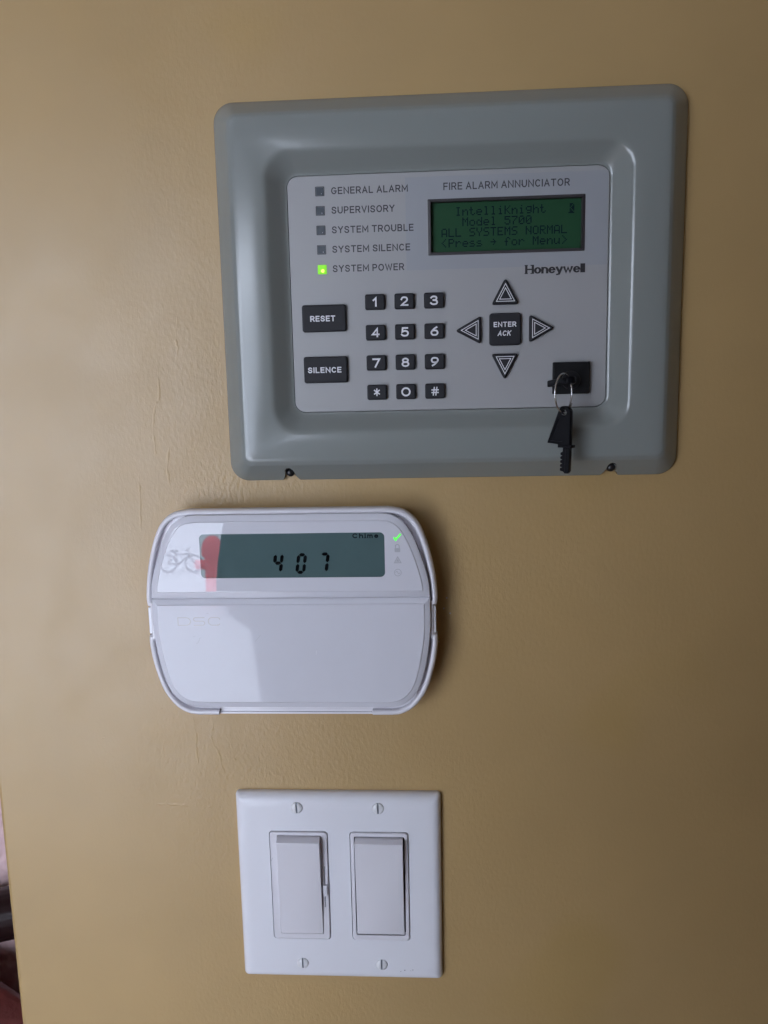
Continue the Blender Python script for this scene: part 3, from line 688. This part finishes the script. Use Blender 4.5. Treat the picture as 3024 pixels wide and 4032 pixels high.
ar.location = (-.85, 1.02, .435); ar.rotation_euler = (0, math.radians(-12), math.radians(4))
st = soft('seat', (-.6, -.45, -.12), (.5, .0, .12), M['redleather'], so, .035, 5, .012)
st.location = (-.84, .985, .235); st.rotation_euler = (0, 0, math.radians(-30))
soft('backrest', (-1.75, 1.32, .0), (-.4, 1.5, .9), M['leather'], so, .08, 5, .02)
soft('base', (-1.7, .45, .0), (-.42, 1.3, .11), M['redleather'], so, .04, 5, .0)
cu = soft('pink_cushion', (-1.5, 1.09, .13), (-.5, 1.31, .86), M['satin'], None, .10, 6, .10)
cu['label'] = 'shiny pink satin cushion at the left edge above the dark leather'; cu['category'] = 'cushion'
cu['kind'] = 'thing'

# ================================================================== BEHIND THE CAMERA (seen only as reflections in the glossy covers)
def skinned(name, verts, edges, rad, m, parent, root=0, sub=2):
    me = bpy.data.meshes.new(name); me.from_pydata(verts, edges, []); me.materials.append(m)
    bm = bmesh.new(); bm.from_mesh(me); lay = bm.verts.layers.skin.verify(); bm.verts.ensure_lookup_table()
    for i, r in enumerate(rad):
        bm.verts[i][lay].radius = r if isinstance(r, tuple) else (r, r)
    bm.verts[root][lay].use_root = True
    bm.to_mesh(me); bm.free()
    o = link(name, me, parent)
    s = o.modifiers.new('skin', 'SKIN'); s.use_smooth_shade = True
    b = o.modifiers.new('subdiv', 'SUBSURF'); b.levels = sub; b.render_levels = sub
    return o
pe = bpy.data.objects.new('person', None); COL.objects.link(pe); pe.location = (0.0, -0.76, 0)
pe['label'] = 'person in dark clothes standing in front of the panel holding up a phone'; pe['category'] = 'person'
V = [(0, 0, .95), (0, .0, 1.08), (0, .02, 1.22), (0, .02, 1.36), (0, 0, 1.47), (0, .01, 1.54),
     (-.165, .0, 1.43), (-.19, .05, 1.17), (-.12, .22, 1.31), (.165, 0, 1.43), (.255, .06, 1.20), (.10, .22, 1.31),
     (-.10, 0, .88), (-.11, .02, .50), (-.11, -.03, .10), (-.12, .12, .05), (.10, 0, .88), (.11, .02, .50), (.11, -.03, .10), (.12, .12, .05)]
Ed = [(0, 1), (1, 2), (2, 3), (3, 4), (4, 5), (3, 6), (6, 7), (7, 8), (3, 9), (9, 10), (10, 11), (0, 12), (12, 13), (13, 14), (14, 15), (0, 16), (16, 17), (17, 18), (18, 19)]
Rd = [(.20, .13), (.225, .12), (.25, .125), (.19, .12), (.08, .07), (.055, .055), .068, .072, .045, .068, .072, .045, .10, .07, .05, .045, .10, .07, .05, .045]
skinned('clothed_body', V, Ed, Rd, M['cloth'], pe)
hd = skinned('head', [(0, .01, 1.50), (0, .02, 1.56), (0, .03, 1.63), (0, .01, 1.71), (0, .125, 1.635), (-.083, .02, 1.64), (.083, .02, 1.64)], [(0, 1), (1, 2), (2, 3), (2, 4), (2, 5), (2, 6)],
             [.05, .06, (.085, .10), (.075, .085), .014, .012, .012], M['skin'], pe)
skinned('hair', [(0, -.03, 1.62), (0, -.01, 1.70), (0, .03, 1.745)], [(0, 1), (1, 2)], [(.085, .08), (.086, .095), (.05, .07)], M['hair'], pe)
for s in (-1, 1):
    hv = [(s * .11, .23, 1.315), (s * .075, .275, 1.35), (s * .06, .29, 1.385)]; he = [(0, 1), (1, 2)]; hr = [.026, (.034, .016), (.034, .014)]
    for k in range(4):
        b = len(hv); zz = 1.375 + .019 * k - .02
        hv += [(s * .045, .305, zz), (s * .022, .322, zz + .004), (s * (.004 + .004 * (k % 2)), .318, zz + .008)]
        he += [(2, b), (b, b + 1), (b + 1, b + 2)]; hr += [.0095, .0085, .0075]
    b = len(hv); hv += [(s * .05, .29, 1.40), (s * .035, .285, 1.43)]; he += [(1, b), (b, b + 1)]; hr += [.011, .009]
    skinned('hand', hv, he, hr, M['skin'], pe, 1)
ph = bpy.data.objects.new('phone', None); COL.objects.link(ph); ph.location = (0.062, -0.452, 1.426)
ph.rotation_euler = (math.radians(-9), 0, 0)
ph['label'] = 'black phone held upright in both hands in front of the panel'; ph['category'] = 'phone'
slab('phone_body', (-.036, -.004, -.073), (.036, .004, .073), M['black'], None, ph, .003)
slab('phone_screen', (-.033, -.0046, -.068), (.033, -.0042, .068), M['lcd_teal'], None, ph)
dw = bpy.data.objects.new('doorway_trim', None); COL.objects.link(dw); dw.location = (DX0, DY, 0)
dw['label'] = 'white painted trim round the open doorway behind the person'; dw['category'] = 'door frame'
w_ = DX1 - DX0
for a, b in (((-.07, .002, .002), (-.002, .02, DZ1 + .07)), ((w_ + .002, .002, .002), (w_ + .07, .02, DZ1 + .07)), ((0, .002, DZ1 + .002), (w_, .02, DZ1 + .07))):
    slab('trim_board', a, b, M['trim'], None, dw)
# small bicycle and a guessed red post, added for its red reflection
bk = bpy.data.objects.new('bicycle', None); COL.objects.link(bk); bk.location = (-3.70, -11.2, -1.2); bk.scale = (.58, .58, .58)
bk['label'] = 'small black bicycle parked on the pale yard'; bk['category'] = 'bicycle'
def tubes(name, segs, r, m, parent):
    bm = bmesh.new()
    for a, b in segs:
        a, b = Vector(a), Vector(b); t = b - a
        g = bmesh.ops.create_cone(bm, cap_ends=True, segments=10, radius1=r, radius2=r, depth=t.length)
        bmesh.ops.transform(bm, verts=g['verts'], matrix=Matrix.Translation((a + b) / 2) @ t.to_track_quat('Z', 'Y').to_matrix().to_4x4())
    me = bpy.data.meshes.new(name); bm.to_mesh(me); bm.free(); me.materials.append(m); return link(name, me, parent)
for x in (-.34, .34):
    mb = []; n = 28; wv = []; wf = []
    for i in range(n):
        a = 2 * math.pi * i / n
        for j in range(6):
            q = 2 * math.pi * j / 6; rr_ = .22 + .022 * math.cos(q); wv.append((x + rr_ * math.cos(a), .022 * math.sin(q), .245 + rr_ * math.sin(a)))
    for i in range(n):
        for j in range(6):
            wf.append((i * 6 + j, ((i + 1) % n) * 6 + j, ((i + 1) % n) * 6 + (j + 1) % 6, i * 6 + (j + 1) % 6))
    me = bpy.data.meshes.new('wheel'); me.from_pydata(wv, [], wf); me.materials.append(M['tyre']); wh = link('wheel', me, bk)
    tubes('spokes', [((x, 0, .245), (x + .2 * math.cos(k * math.pi / 4), 0, .245 + .2 * math.sin(k * math.pi / 4))) for k in range(8)], .004, M['steel'], wh)
tubes('bicycle_frame', [((-.34, 0, .245), (-.06, 0, .22)), ((-.06, 0, .22), (-.14, 0, .55)), ((-.34, 0, .245), (-.12, 0, .48)), ((-.12, 0, .48), (.22, 0, .50)), ((-.06, 0, .22), (.22, 0, .48)), ((.20, 0, .58), (.34, 0, .245))], .018, M['tyre'], bk)
tubes('handlebar', [((.20, -.2, .62), (.20, .2, .62)), ((.20, 0, .58), (.20, 0, .62))], .014, M['tyre'], bk)
tubes('saddle', [((-.24, 0, .57), (-.06, 0, .56))], .035, M['tyre'], bk)
rp = bpy.data.objects.new('red_reflection_post', None); COL.objects.link(rp); rp.location = (-2.76, -9.6, -1.2); rp.scale = (.66, .66, .70)
rp['label'] = 'guessed red post with a rounded cap, added for its red reflection'; rp['category'] = 'post'
def lathe(name, prof, m, parent, n=24):
    v = []; f = []
    for r, z in prof:
        for i in range(n): a = 2 * math.pi * i / n; v.append((r * math.cos(a), r * math.sin(a), z))
    for j in range(len(prof) - 1):
        for i in range(n): q = (i + 1) % n; f.append((j * n + i, j * n + q, (j + 1) * n + q, (j + 1) * n + i))
    f.append(tuple(range((len(prof) - 1) * n, len(prof) * n)))
    me = bpy.data.meshes.new(name); me.from_pydata(v, [], f); me.materials.append(m)
    for p in me.polygons: p.use_smooth = True
    me.set_sharp_from_angle(angle=math.radians(35)); return link(name, me, parent)
lathe('shaft', [(.20, 0), (.20, .08), (.17, .10), (.16, .82), (.21, .86), (.21, .96)], M['red'], rp)
lathe('cap', [(.21, .962), (.21, 1.0), (.17, 1.12), (.09, 1.2), (.02, 1.22)], M['red'], rp)
tubes('side_outlet', [((-.34, 0, .68), (.0, 0, .68))], .09, M['red'], rp)
